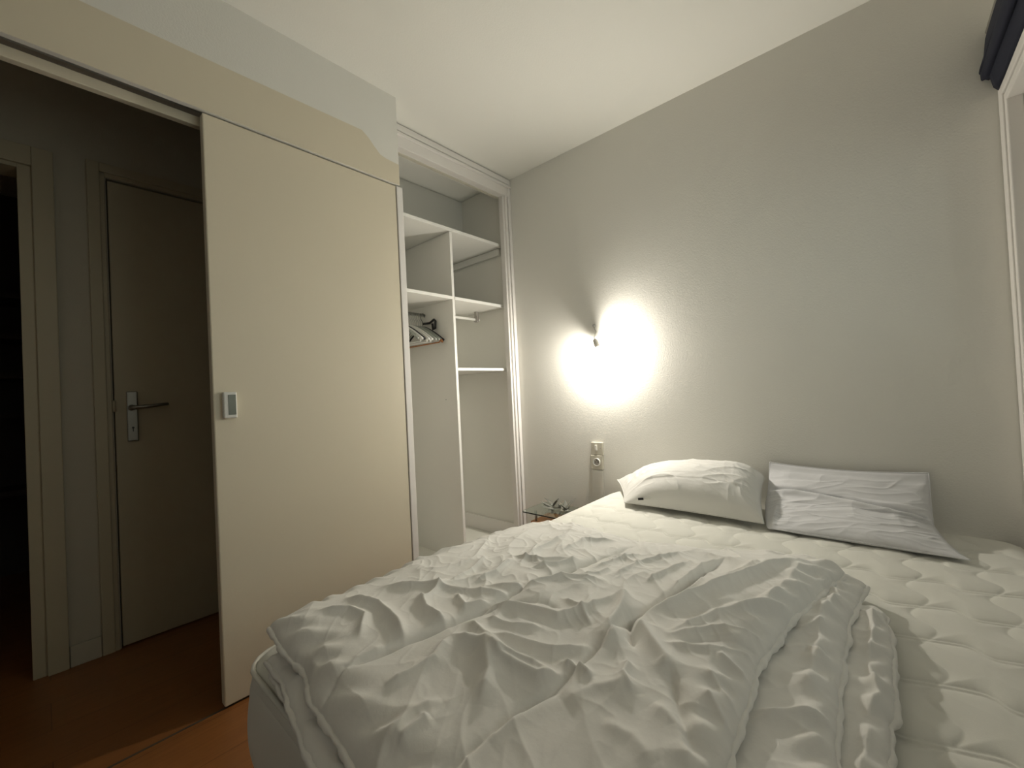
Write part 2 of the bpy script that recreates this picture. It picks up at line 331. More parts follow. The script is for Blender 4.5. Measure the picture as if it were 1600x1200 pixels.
# clothes hangers: each hangs from the rail, shoulders running along Y
def arc(c, r, a0, a1, n, x): return [(x, c[0]+r*math.cos(a), c[1]+r*math.sin(a)) for a in [a0+(a1-a0)*k/(n-1) for k in range(n)]]
def hook_bm(r=0.0018):
    bm = bmesh.new(); p = arc((0, 0), 0.020, PI*1.15, -PI*0.15, 12, 0) + [(0, 0.020, -0.012), (0, 0.006, -0.030), (0, 0, -0.045), (0, 0, -0.075)]
    p = p[::1]; tube(bm, p, r, 8); return bm
def make_hanger(kind):
    root = bpy.data.objects.new('clothes_hanger', None); C.objects.link(root); root.empty_display_size = 0.05
    body = {'black': 'hblack', 'white': 'hwhite', 'grey': 'hgrey', 'wood': 'hgrey', 'wire': 'wire'}[kind]
    z0 = -0.072; half = 0.205; drop = 0.105
    if kind == 'wire':
        bm = bmesh.new(); p = [(0, 0, z0), (0, -half, z0-drop), (0, -half+0.01, z0-drop-0.012), (0, half-0.01, z0-drop-0.012), (0, half, z0-drop), (0, 0, z0)]
        tube(bm, p, 0.0015, 8); obj('shoulder', bm, 'wire', root, True)
    else:
        bm = bmesh.new(); pts = []; rad = []
        for k in range(21):
            s = -1+k/10.0; pts.append((0, s*half, z0-drop*abs(s)**1.35+0.004*(1-abs(s)))); rad.append(0.0055+0.0025*abs(s)**2)
        tube(bm, pts, rad, 10); bmesh.ops.scale(bm, vec=(0.8, 1, 1), verts=bm.verts); obj('shoulder', bm, body, root, True)
        if kind == 'wood':
            for s in (-1, 1):
                bm = bmesh.new(); tube(bm, [(0, s*half*0.86, z0-drop*0.86), (0, s*half, z0-drop-0.004), (0, s*(half+0.012), z0-drop-0.014)], [0.0085, 0.0095, 0.006], 10)
                e = obj('shoulder_tip', bm, 'hwood', root, True); e['label'] = 'orange wood tip'
        if kind in ('white', 'wood'):
            bm = bmesh.new(); tube(bm, [(0, -half*0.92, z0-drop*0.95), (0, -half*0.9, z0-drop-0.012), (0, half*0.9, z0-drop-0.012), (0, half*0.92, z0-drop*0.95)], 0.0042, 8)
            obj('trouser_bar', bm, 'hwhite' if kind == 'white' else 'hwood', root, True)
    obj('hook', hook_bm(), 'wire' if kind != 'black' else 'hblack', root, True)
    return root
def copy_tree(o):
    c = o.copy(); C.objects.link(c)
    for ch in o.children:
        d = ch.copy(); C.objects.link(d); d.parent = c
    return c
protos = {k: make_hanger(k) for k in ('black', 'white', 'grey', 'wood', 'wire')}; used = set()
hang = [(1.672, 'black', 1, 'black plastic hanger closest to the wardrobe divider'),
        (1.655, 'wood', -3, 'hanger with orange wood tips beside the black hanger nearest the divider'),
        (1.637, 'grey', 2, 'grey green plastic hanger just left of the orange tipped one'),
        (1.625, 'wire', -4, 'thin wire hanger between the two grey green hangers nearest the divider'),
        (1.611, 'grey', 3, 'second grey green plastic hanger from the wardrobe divider'),
        (1.598, 'wire', 6, 'thin wire hanger just right of the white hanger with trouser bar'),
        (1.584, 'white', 2, 'white hanger with a long white trouser bar, nearest the wardrobe divider'),
        (1.571, 'wire', -5, 'thin wire hanger between the two white hangers nearest the divider'),
        (1.557, 'white', 5, 'white plastic hanger between wire hangers, second white one from the divider'),
        (1.544, 'wire', -2, 'thin wire hanger beside the black hanger at the left of the bunch'),
        (1.530, 'black', -3, 'black plastic hanger deep in the left of the bunch'),
        (1.511, 'white', 4, 'white plastic hanger just left of the inner black hanger'),
        (1.497, 'wire', 3, 'thin wire hanger furthest left in the wardrobe bunch'),
        (1.482, 'grey', -4, 'grey green plastic hanger at the far left of the bunch')]
for x, k, a, lab in hang:
    o = protos[k] if k not in used else copy_tree(protos[k]); used.add(k)
    o.location = (x, 2.24, 1.549); o.rotation_euler = (0, 0, math.radians(a*0.10))
    tag(o, lab, 'clothes hanger', 'clothes hangers bunched on the left wardrobe rail')
# black clip accessory hooked over the hangers
bm = bmesh.new(); tube(bm, [(0, 0.03, 0.0), (0, -0.04, -0.004), (0.0, -0.085, 0.012), (0, -0.098, 0.0), (0, -0.092, -0.045), (0, -0.070, -0.05), (0, -0.066, -0.012)], 0.0075, 8)
lo = obj('hanger_clip', bm, 'hblack', None, True); lo.location = (1.668, 2.20, 1.500)
tag(lo, 'black hooked plastic clip sticking out above the black hanger by the divider', 'clip')

# ------------------------------------------------------------------ thermostat on the sliding door
t = thing('thermostat', 'small white wall thermostat with grey screen on the cream sliding door', 'thermostat', (0.438, PY+0.004, 0.992))
under(box('housing', 0.417, 0.458, PY-0.018, PY+0.004, 0.990, 1.082, 'plastic', bev=0.004), t)
under(box('screen', 0.431, 0.454, PY-0.0195, PY-0.0175, 1.002, 1.072, 'lcd', bev=0.0005), t)

# ------------------------------------------------------------------ wall lamp: bare bulb
t = thing('wall_lamp', 'bare lit bulb in a small metal socket on a short wire from the wall', 'lamp', (WX, 1.262, 1.41))
P0 = BULB + AXIS*0.036
bm = bmesh.new(); prof = []
for k in range(25):
    a = k/24*PI*0.80; prof.append((0.027*math.sin(a), -0.027*math.cos(a)))
prof += [(0.0145, 0.028), (0.0135, 0.036)]
lathe(bm, prof, BULB, AXIS, 40); under(obj('bulb', bm, 'bulb', None, True), t)
bm = bmesh.new(); lathe(bm, [(0.0, 0.022), (0.0165, 0.022), (0.0165, 0.026), (0.0165, 0.050), (0.0155, 0.054), (0.0155, 0.066), (0.011, 0.080), (0.006, 0.084), (0.0, 0.084)], BULB, AXIS, 32)
under(obj('socket', bm, 'brass', None, True), t)
e = BULB+AXIS*0.083
bm = bmesh.new(); tube(bm, [e, e+AXIS*0.012+Vector((0.0, 0, 0.004)), e+Vector((0.022, 0.008, 0.030)), e+Vector((0.035, 0.008, 0.048)), (WX-0.012, 1.270, 1.393), (WX, 1.270, 1.398)], 0.0022, 8)
under(obj('wire', bm, 'brass', None, True), t)
bm = bmesh.new(); lathe(bm, [(0, 0), (0.009, 0), (0.008, 0.006), (0, 0.008)], (WX, 1.270, 1.398), (-1, 0, 0), 20)
under(obj('wall_cap', bm, 'wire', None, True), t)

# switch and socket plate on the cable cover
t = thing('cable_cover', 'narrow vertical cable cover strip running down below the wall socket', 'cable cover', (WX, 1.295, 0.0))
under(box('strip', WX-0.012, WX, 1.258, 1.330, 0.10, 0.54, 'wall', bev=0.002), t)
t = thing('light_switch', 'beige light switch plate with small white rocker above the socket', 'switch', (WX, 1.287, 0.63))
under(box('plate', WX-0.014, WX, 1.249, 1.325, 0.632, 0.706, 'oldplastic', bev=0.003), t)
bm = bmesh.new(); bx(bm, WX-0.022, WX-0.013, 1.283, 1.297, 0.658, 0.690, 0.002); under(obj('rocker', bm, 'plastic'), t)
for y in (1.262, 1.312):
    bm = bmesh.new(); lathe(bm, [(0, 0), (0.003, 0), (0.003, 0.001), (0, 0.001)], (WX-0.014, y, 0.672), (-1, 0, 0), 12)
    under(obj('screw', bm, 'chrome'), t)
t = thing('power_outlet', 'beige round-well power outlet below the light switch', 'power outlet', (WX, 1.290, 0.545))
under(box('plate', WX-0.016, WX, 1.252, 1.330, 0.546, 0.630, 'oldplastic', bev=0.003), t)
bm = bmesh.new(); lathe(bm, [(0.0, 0.001), (0.019, 0.001), (0.019, 0.008), (0.023, 0.009), (0.0235, 0.0), (0.0235, -0.002)], (WX-0.016, 1.289, 0.590), (-1, 0, 0), 32)
under(obj('socket_rim', bm, 'plastic', None, True), t)
bm = bmesh.new(); lathe(bm, [(0, 0), (0.0185, 0), (0.0185, 0.0012), (0, 0.0012)], (WX-0.0165, 1.289, 0.590), (-1, 0, 0), 28)
under(obj('socket_well', bm, 'chrome'), t)
bm = bmesh.new()
for y in (1.2805, 1.2975): lathe(bm, [(0, 0), (0.003, 0), (0.003, 0.0006), (0, 0.0006)], (WX-0.0177, y, 0.590), (-1, 0, 0), 12)
lathe(bm, [(0, 0), (0.002, 0), (0.002, 0.006), (0, 0.006)], (WX-0.0177, 1.289, 0.601), (-1, 0, 0), 10)
under(obj('pin_hole', bm, 'darkhole'), t)

# ------------------------------------------------------------------ bedside table with glass top
t = thing('bedside_table', 'low bedside table with clear glass top over an orange wood box', 'table', (2.05, 1.44, 0))
bm = bmesh.new()
def rrect(bm, x0, x1, y0, y1, z0, z1, r, n=6):
    P = []
    for cx, cy, a0 in ((x1-r, y1-r, 0), (x0+r, y1-r, PI/2), (x0+r, y0+r, PI), (x1-r, y0+r, 1.5*PI)):
        for k in range(n+1): a = a0+k/n*PI/2; P.append((cx+r*math.cos(a), cy+r*math.sin(a)))
    A = [bm.verts.new((x, y, z0)) for x, y in P]; B = [bm.verts.new((x, y, z1)) for x, y in P]; k = len(P)
    bm.faces.new(A[::-1]); bm.faces.new(B)
    for i in range(k): bm.faces.new((A[i], A[(i+1) % k], B[(i+1) % k], B[i]))
rrect(bm, 1.93, 2.178, 1.215, 1.690, 0.293, 0.300, 0.02); under(obj('glass_top', bm, 'glass'), t)
bm = bmesh.new(); bx(bm, 1.975, 2.165, 1.24, 1.655, 0.10, 0.235, 0.003); under(obj('wood_box', bm, 'hwood'), t)
for x in (1.985, 2.15):
    for y in (1.26, 1.62):
        bm = bmesh.new(); lathe(bm, [(0, 0), (0.008, 0), (0.008, 0.057), (0, 0.057)], (x, y, 0.235), (0, 0, 1), 14); under(obj('spacer', bm, 'chrome', None, True), t)
        bm = bmesh.new(); lathe(bm, [(0, 0), (0.012, 0), (0.015, 0.10), (0, 0.10)], (x, y, 0.0), (0, 0, 1), 14); under(obj('leg', bm, 'hwood', None, True), t)
# dried grey sprig lying on the glass
t = thing('dried_sprig', 'crumpled dark grey dried sprig lying on the glass table', 'dried plant', (2.08, 1.52, 0.300))
for k in range(22):
    a = random.uniform(0, 2*PI); ln = random.uniform(0.04, 0.10); up = random.uniform(0.2, 1.2)
    bm = bmesh.new(); c = Vector((2.07+random.uniform(-.03, .03), 1.50+random.uniform(-.07, .07), 0.306)); d = Vector((math.cos(a)*0.7, math.sin(a), up)).normalized()
    s = d.cross(Vector((0, 0, 1))).normalized(); L = []
    for i in range(6):
        q = i/5; wd = 0.011*math.sin(PI*min(1, q*0.9+0.1)); p = c+d*ln*q+Vector((0, 0, -0.01*q*q)); L.append((p-s*wd, p+s*wd+Vector((0, 0, .003)), p+Vector((0, 0, 0.004))))
    vs = [[bm.verts.new(v) for v in row] for row in L]
    for A, B in zip(vs, vs[1:]): bm.faces.new((A[0], A[2], B[2], B[0])); bm.faces.new((A[2], A[1], B[1], B[2]))
    under(obj('leaf', bm, 'dried', None, True), t)
bm = bmesh.new(); tube(bm, [(2.07, 1.42, 0.304), (2.08, 1.50, 0.312), (2.06, 1.58, 0.304)], 0.004, 8); under(obj('stem', bm, 'dried', None, True), t)

# ------------------------------------------------------------------ navy curtain gathered over the top of the window
t = thing('curtain', 'navy blue curtain gathered up at the top of the window', 'curtain', (2.0, WY+0.03, 2.04))
def sheet(name, pts_yz, x0, x1, wob, mat, th=0.004):
    n = 60; mm = len(pts_yz); V = np.zeros((n, mm, 3))
    for i in range(n):
        q = i/(n-1); x = x0+(x1-x0)*q
        for j, (y, z) in enumerate(pts_yz): V[i, j] = (x+0.006*math.sin(j*1.3+q*9), y+wob*math.sin(q*14+j*0.5)*0.5, z+wob*math.sin(q*9+j*0.8))
    o = grid_mesh(name, V, mat); md = o.modifiers.new('solid', 'SOLIDIFY'); md.thickness = th; return o
roll = [(-0.313+0.017*math.cos(a), 2.052+0.030*math.sin(a)) for a in [k/23*2*PI for k in range(24)]]
under(sheet('curtain_roll', roll, 2.184, 0.35, 0.003, 'navy'), t)
under(sheet('curtain_fold', [(-0.335, 2.20), (-0.318, 2.16), (-0.312, 2.10), (-0.318, 2.04), (-0.328, 1.985), (-0.334, 1.975), (-0.337, 2.02), (-0.338, 2.10), (-0.339, 2.2)], 2.170, 0.35, 0.003, 'navy'), t)
bm = bmesh.new(); tube(bm, [(2.185, -0.325, 2.19), (0.3, -0.325, 2.19)], 0.010, 12); under(obj('curtain_rod', bm, 'chrome', None, True), t)

# ------------------------------------------------------------------ bed
BX0, BX1, BY0, BY1, MT = 0.300, 2.186, -0.335, 1.168, 0.450
t = thing('bed_base', 'dark low bed base under the white mattress', 'bed', (1.25, 0.45, 0))
under(box('frame', BX0+0.03, BX1-0.004, BY0+0.02, BY1-0.03, 0.09, 0.19, 'bedbase', bev=0.01), t)
for x in (BX0+0.08, BX1-0.10):
    for y in (BY0+0.08, BY1-0.10): under(box('leg', x-0.025, x+0.025, y-0.025, y+0.025, 0, 0.09, 'bedbase', bev=0.004), t)

def mattress():
    # profile rows from the side bottom, over the rounded edge, across the quilted top
    nx, ny = 760, 620
    def axis(a0, a1, n, R=0.045):
        s = np.linspace(0, 1, n); e = 0.05
        return a0+(a1-a0)*s
    X, Y = np.meshgrid(axis(BX0, BX1, nx), axis(BY0, BY1, ny), indexing='ij')
    R = 0.050; cr = 0.085
    # signed distance to a rounded rectangle
    cx, cy = (BX0+BX1)/2, (BY0+BY1)/2; hx, hy = (BX1-BX0)/2, (BY1-BY0)/2
    # squeeze grid corners onto the rounded outline
    qx = (X-cx)/hx; qy = (Y-cy)/hy
    crn = np.clip((np.abs(qx)-(1-cr/hx))/(cr/hx), 0, 1); crm = np.clip((np.abs(qy)-(1-cr/hy))/(cr/hy), 0, 1)
    k = np.sqrt(np.clip(crn**2+crm**2-(crn*crm)**2, 1e-9, None)); m_ = np.maximum(np.maximum(crn, crm), 1e-9)
    both = (crn > 0) & (crm > 0)
    fx = np.where(both, crn*np.sqrt(1-crm**2/2), crn); fy = np.where(both, crm*np.sqrt(1-crn**2/2), crm)
    X2 = cx+np.sign(qx)*np.where(crn > 0, (hx-cr)+fx*cr, np.abs(qx)*hx); Y2 = cy+np.sign(qy)*np.where(crm > 0, (hy-cr)+fy*cr, np.abs(qy)*hy)
    ax = np.maximum(np.abs(X2-cx)-(hx-cr), 0); ay = np.maximum(np.abs(Y2-cy)-(hy-cr), 0)
    d = cr-np.sqrt(ax**2+ay**2)
    d = np.where((ax == 0) & (ay == 0), np.minimum(hx-np.abs(X2-cx), hy-np.abs(Y2-cy)), d); d = np.clip(d, 0, None)
    Z = MT-R+np.sqrt(np.clip(R*R-(R-np.minimum(d, R))**2, 0, None))
    # ogee quilting
    P, D = 0.157, 0.175                                          # cells of stitched double lines with hooked junctions
    xx = X2+0.014*np.sin(Y2*3.1); yy = Y2+0.010*np.sin(X2*2.3)-0.035
    fy = yy/P-np.floor(yy/P)                                      # 0..1 between junctions
    hook = 0.026*(fy-0.5)-0.026*np.tanh((fy-0.5)*9)*0.5
    fy0 = (fy+0.5) % 1.0
    hook = 0.030*((fy0-0.5)-0.5*np.tanh((fy0-0.5)*11))*1.6
    xr = (xx+hook-0.055)/D; fx = xr-np.floor(xr)
    drow = np.minimum(fx, 1-fx)*D
    yc = (yy+0.020*np.sin(2*PI*xr)+0.0785)/P; fc = yc-np.floor(yc); dcol = np.minimum(fc, 1-fc)*P*0.85
    xh = xr*2; fh = xh-np.floor(xh)
    best = np.minimum(np.abs(drow-0.006), dcol+0.004*np.abs(np.sin(PI*xr)))
    puff = 0.0028*(1-np.exp(-best/0.007))+0.0075*(1-np.exp(-best/0.035))
    edge = np.clip((d-0.03)/0.05, 0, 1); edge = edge*edge*(3-2*edge)
    Z = Z+puff*edge-0.006*edge+0.0035*fbm(X2*9, Y2*9, 3)*edge+0.0012*fbm(X2*6, Y2*60, 3)*edge
    o = grid_mesh('quilted_top', np.stack([X2, Y2, Z], -1), 'mattress'); return o
mt_root = thing('mattress', 'white quilted double mattress on the low bed, against the pale wall', 'mattress', (1.25, 0.45, 0.19))
under(mattress(), mt_root)
def outline(off, n=14, cr=0.085):
    P = []
    for cx, cy, a0 in ((BX1-cr, BY1-cr, 0), (BX0+cr, BY1-cr, PI/2), (BX0+cr, BY0+cr, PI), (BX1-cr, BY0+cr, 1.5*PI)):
        for k in range(n+1): a = a0+k/n*PI/2; P.append((cx+(cr+off)*math.cos(a), cy+(cr+off)*math.sin(a)))
    return P
def resample_loop(P, n):
    P = np.array(P+[P[0]]); s = np.r_[0, np.cumsum(np.hypot(*np.diff(P, axis=0).T))]; q = np.linspace(0, s[-1], n, endpoint=False)
    return np.stack([np.interp(q, s, P[:, 0]), np.interp(q, s, P[:, 1])], -1)
loop = resample_loop(outline(0), 700); rows = []
cxy = np.array([(BX0+BX1)/2, (BY0+BY1)/2])
for j, q in enumerate(np.linspace(0, 1, 40)):
    z = MT-0.048-(MT-0.048-0.19)*q
    th = np.arange(700)/700*2*PI
    bul = 0.010*math.sin(PI*q)**0.6-0.012*q**6
    wob = 0.004*np.sin(th*23+2*math.sin(q*3))*q*(1-q)*3
    dirv = loop-cxy; dirv = dirv/np.linalg.norm(dirv, axis=1)[:, None]
    L = loop+dirv*(np.minimum(bul+wob, 0.0035)[:, None] if False else (bul+wob)[:, None]); L[:, 0] = np.minimum(L[:, 0], BX1); L[:, 1] = np.maximum(L[:, 1], BY0-0.002)
    rows.append(np.c_[L, np.full(700, z)])
under(grid_mesh('side_panel', np.array(rows), 'mattress', closed_v=True), mt_root)
bm = bmesh.new(); lp = resample_loop(outline(-0.004), 240); tube(bm, [(x, y, MT-0.020) for x, y in lp], 0.0055, 8, closed=True)
under(obj('piping', bm, 'mattress', None, True), mt_root)
CREASES=[([(0.813,0.41),(0.869,0.368),(0.971,0.321),(1.119,0.267),(1.32,0.178)],16,16),([(0.789,0.326),(0.89,0.272),(0.98,0.208),(1.05,0.138)],9,12),([(0.777,0.322),(0.834,0.266),(0.868,0.2),(0.869,0.159)],7,9),([(0.741,0.317),(0.766,0.259),(0.806,0.207),(0.815,0.166)],7,10),([(0.765,0.237),(0.762,0.197),(0.752,0.169)],6,8),([(0.878,0.466),(0.788,0.427),(0.705,0.407),(0.65,0.401)],15,22),([(0.766,0.41),(0.676,0.398),(0.615,0.401),(0.487,0.413),(0.396,0.431),(0.343,0.429)],12,16),([(0.78,0.39),(0.732,0.342),(0.693,0.298),(0.662,0.276)],15,20),([(0.664,0.228),(0.641,0.194),(0.624,0.17)],6,9),([(0.711,0.237),(0.68,0.196),(0.671,0.176)],6,9),([(0.951,0.53),(1.075,0.519),(1.207,0.456)],8,11),([(0.953,0.388),(1.137,0.372),(1.222,0.351)],12,13),([(0.933,0.364),(0.999,0.351),(1.061,0.349)],5,7),([(1.087,0.312),(1.175,0.283),(1.252,0.262)],7,12),([(0.642,0.678),(0.67,0.605),(0.69,0.519),(0.748,0.482),(0.859,0.457)],11,13),([(0.716,0.752),(0.756,0.662),(0.841,0.611),(0.895,0.535)],9,12),([(0.599,0.634),(0.61,0.574),(0.64,0.52)],7,10),([(0.527,0.563),(0.514,0.511),(0.526,0.443),(0.552,0.421)],10,12),([(0.76,0.555),(0.747,0.504),(0.702,0.447)],7,9),([(0.571,0.978),(0.632,0.869),(0.668,0.758),(0.712,0.66)],10,13),([(0.483,0.992),(0.503,0.887),(0.48,0.774),(0.455,0.71)],13,14),([(0.41,0.982),(0.453,0.924),(0.458,0.867),(0.409,0.799)],9,12),([(0.588,0.847),(0.551,0.771),(0.541,0.693)],11,11),([(0.639,0.777),(0.609,0.71),(0.655,0.68)],9,10),([(0.502,0.638),(0.45,0.614),(0.398,0.62),(0.361,0.632)],9,13),([(0.512,0.635),(0.523,0.563),(0.478,0.506),(0.429,0.477)],14,17),([(0.565,0.653),(0.543,0.583),(0.526,0.523),(0.539,0.465),(0.548,0.425)],13,13),([(0.564,0.579),(0.583,0.504),(0.599,0.462),(0.637,0.421)],10,11),([(0.268,0.524),(0.308,0.546),(0.357,0.547),(0.401,0.534)],8,14),([(0.316,0.523),(0.37,0.523)],8,9),([(0.874,0.779),(1.008,0.822),(1.178,0.823)],9,11),([(1.035,0.745),(1.164,0.753),(1.239,0.683)],8,10),([(0.91,0.84),(0.926,0.734),(0.981,0.686)],8,9),([(0.863,0.729),(0.919,0.685),(0.997,0.664)],8,9),([(0.685,0.849),(0.767,0.866),(0.867,0.903)],9,9),([(0.719,0.801),(0.793,0.794),(0.888,0.821)],8,9),([(0.562,0.802),(0.618,0.827),(0.693,0.87)],7,8),([(0.966,0.453),(1.044,0.436),(1.146,0.416)],8,9),([(0.977,0.601),(1.069,0.583),(1.147,0.552)],7,9),([(0.868,0.591),(0.931,0.565),(0.994,0.562)],7,8),([(0.511,0.382),(0.563,0.358),(0.602,0.318)],7,22),([(0.583,0.432),(0.585,0.402),(0.575,0.371)],9,9),([(0.93,0.235),(1.052,0.2),(1.185,0.145)],6,16),([(0.592,0.278),(0.579,0.236),(0.527,0.205)],6,18),([(0.514,0.319),(0.521,0.275),(0.5,0.239)],5,20),([(0.3,0.931),(0.323,0.865),(0.329,0.794)],6,14),([(0.319,0.723),(0.373,0.737),(0.423,0.733)],6,12),([(0.651,0.342),(0.609,0.333),(0.587,0.306)],8,10),([(1.311,0.177),(1.157,0.185),(0.978,0.21)],5,14),([(1.313,0.119),(1.131,0.14),(0.967,0.164)],10,12),([(0.281,0.719),(0.347,0.733),(0.46,0.71),(0.564,0.682),(0.657,0.672),(0.796,0.663),(0.948,0.643),(1.057,0.633),(1.214,0.614)],-13,10),([(0.327,0.442),(0.45,0.428),(0.525,0.409),(0.655,0.403),(0.802,0.408),(0.897,0.384),(1.071,0.367),(1.226,0.346)],-16,10),([(0.689,0.293),(0.621,0.251),(0.554,0.21)],-10,12),([(0.798,0.414),(0.746,0.388),(0.703,0.361)],-14,9),([(0.539,0.684),(0.591,0.674),(0.664,0.64)],-5,7),([(0.693,0.647),(0.724,0.581),(0.723,0.537)],-5,8),([(0.844,0.332),(0.947,0.275),(1.068,0.202)],-5,14),([(0.77,0.305),(0.811,0.25),(0.841,0.184)],-4,6)]
# ------------------------------------------------------------------ folded duvet, three layers, with its creases
def crease_field(X, Y, cre, mult=1.0):
    H = np.zeros_like(X)
    for pts, amp, wd in cre:
        P = np.array(pts); seg = np.diff(P, axis=0); L = np.hypot(seg[:, 0], seg[:, 1]); tot = L.sum(); acc = np.r_[0, np.cumsum(L)]
        w_ = wd/1000.0*0.9; pad = w_*6
        mask = (X > P[:, 0].min()-pad) & (X < P[:, 0].max()+pad) & (Y > P[:, 1].min()-pad) & (Y < P[:, 1].max()+pad)
        if not mask.any(): continue
        x = X[mask]; y = Y[mask]; best = np.full(x.shape, 9.0); sp = np.zeros(x.shape)
        for i in range(len(seg)):
            t_ = np.clip(((x-P[i, 0])*seg[i, 0]+(y-P[i, 1])*seg[i, 1])/(L[i]**2+1e-12), 0, 1)
            dd = np.hypot(x-P[i, 0]-t_*seg[i, 0], y-P[i, 1]-t_*seg[i, 1]); b = dd < best
            best = np.where(b, dd, best); sp = np.where(b, (acc[i]+t_*L[i])/tot, sp)
        taper = np.clip(np.minimum(sp, 1-sp)*5+0.25, 0, 1)
        H[mask] += amp/1000.0*mult*taper*np.exp(-(np.sqrt(best**2+(0.30*w_)**2)-0.30*w_)/w_*1.15)
    return H
def sharp(x, y):
    r = 1-np.abs(2*vnoise(x+0.35*np.sin(y*1.3), y+0.35*np.sin(x*1.7))-1); return (np.sqrt(r*r*r*r+0.0004))**1.25
def resample(P, n):
    P = np.array(P, float); s = np.r_[0, np.cumsum(np.hypot(*np.diff(P[:, :2], axis=0).T))]; q = np.linspace(0, s[-1], n)
    R_ = np.stack([np.interp(q, s, P[:, i]) for i in range(P.shape[1])], -1)
    k = max(3, n//40); ker = np.hanning(k*2+3); ker /= ker.sum(); pad = len(ker)//2
    for i in range(P.shape[1]):
        e = np.r_[2*R_[0, i]-R_[pad:0:-1, i], R_[:, i], 2*R_[-1, i]-R_[-2:-pad-2:-1, i]]; R_[:, i] = np.convolve(e, ker, 'valid')
    return R_
def layer(left, right, foot, head, nu, nv, T, zbot, seed, rough, cre=None, wprof=0.085, wig=0.006, topfn=None):
    """left/right run foot->head, foot/head run left->right; each point (x, y, z of the seam). Returns verts, faces, boundary loop."""
    Lc, Rc, Fc, Hc = resample(left, nu), resample(right, nu), resample(foot, nv), resample(head, nv)
    u = np.linspace(0, 1, nu)[:, None, None]; v = np.linspace(0, 1, nv)[None, :, None]
    c00, c01, c10, c11 = (Lc[0]+Fc[0])/2, (Rc[0]+Fc[-1])/2, (Lc[-1]+Hc[0])/2, (Rc[-1]+Hc[-1])/2
    for A, a, b in ((Lc, c00, c10), (Rc, c01, c11), (Fc, c00, c01), (Hc, c10, c11)):
        n = len(A); q = np.linspace(0, 1, n)[:, None]; A += (a-A[0])*(1-q)**8+(b-A[-1])*q**8
    G = (1-v)*Lc[:, None]+v*Rc[:, None]+(1-u)*Fc[None]+u*Hc[None]-((1-u)*(1-v)*c00+(1-u)*v*c01+u*(1-v)*c10+u*v*c11)
    X, Y, Zs = G[..., 0], G[..., 1], np.maximum(G[..., 2], zbot+0.003)
    U, V_ = np.broadcast_to(u[..., 0], X.shape), np.broadcast_to(v[..., 0], X.shape)
    lu = np.hypot(*np.diff(resample(left, 60)[:, :2], axis=0).T).sum(); lv = np.hypot(*np.diff(resample(foot, 60)[:, :2], axis=0).T).sum()
    d = np.minimum(np.minimum(U, 1-U)*lu, np.minimum(V_, 1-V_)*lv)
    # ruffled edge
    wf = np.exp(-d/0.03)
    X = X+wf*wig*2*fbm(X*22+seed, Y*22, 3); Y = Y+wf*wig*2*fbm(X*22-seed, Y*22+5, 3)
    q = np.clip(d/wprof, 0, 1); prof = np.sqrt(1-(1-q)**2)
    rm = np.clip(d/0.035, 0, 1)
    top = Zs+T*prof
    wx_ = X+0.05*fbm(X*5+seed, Y*5, 2); wy_ = Y+0.05*fbm(X*5-seed, Y*5+9, 2)
    pr, qr = wx_*0.80+wy_*0.60, -wx_*0.60+wy_*0.80            # folds fan out towards the far left corner
    wr = rough*(0.024*(sharp(pr*2.6+seed, qr*6.0)-0.3)+0.016*(sharp(pr*6+seed+3, qr*12+2)-0.3)+0.006*(sharp(qr*7+seed, pr*13+2)-0.3)+0.008*fbm(X*7, Y*7, 2)+0.0045*(sharp(pr*20+seed, qr*34)-0.3))
    wr = wr*(0.42+0.58*np.clip((X-0.50)/0.30, 0, 1))*(1-0.5*np.exp(-((X-1.0)**2+(Y-0.32)**2)/0.045))
    # puckers running inward from the seams
    puck = 0.006*np.sin((X+Y*0.6)*95+6*fbm(X*9, Y*9+seed, 2)+seed)*np.exp(-((d-0.022)/0.03)**2)
    top = top+(wr+puck)*rm
    if cre: top = top+crease_field(X, Y, cre, 1.45)*np.clip(d/0.012, 0.15, 1)
    if topfn: top = top+topfn(X, Y)*rm
    bot = np.maximum(np.minimum(Zs-0.35*T*prof, Zs), zbot)
    bot = np.where(d > 0.02, np.minimum(bot, top-0.004), np.minimum(bot, top))
    top = np.where(d < 1e-6, Zs, top); bot = np.where(d < 1e-6, Zs, bot)
    Vt = np.stack([X, Y, top], -1).reshape(-1, 3); n = nu*nv; idx = np.arange(n).reshape(nu, nv)
    a, b_, c, dd = idx[:-1, :-1], idx[:-1, 1:], idx[1:, 1:], idx[1:, :-1]
    Ft = np.stack([a, dd, c, b_], -1).reshape(-1, 4)
    # coarse underside sharing no interior detail
    Vb = np.stack([X, Y, bot], -1)[::1, ::1].reshape(-1, 3); Fb = np.stack([a, b_, c, dd], -1).reshape(-1, 4)+n
    bl = [(0, j) for j in range(nv)]+[(i, nv-1) for i in range(1, nu)]+[(nu-1, j) for j in range(nv-2, -1, -1)]+[(i, 0) for i in range(nu-2, 0, -1)]
    loopP = [Vector((X[i, j], Y[i, j], Zs[i, j])) for i, j in bl]
    return np.r_[Vt, Vb], np.r_[Ft, Fb], loopP
ZB = 0.4615
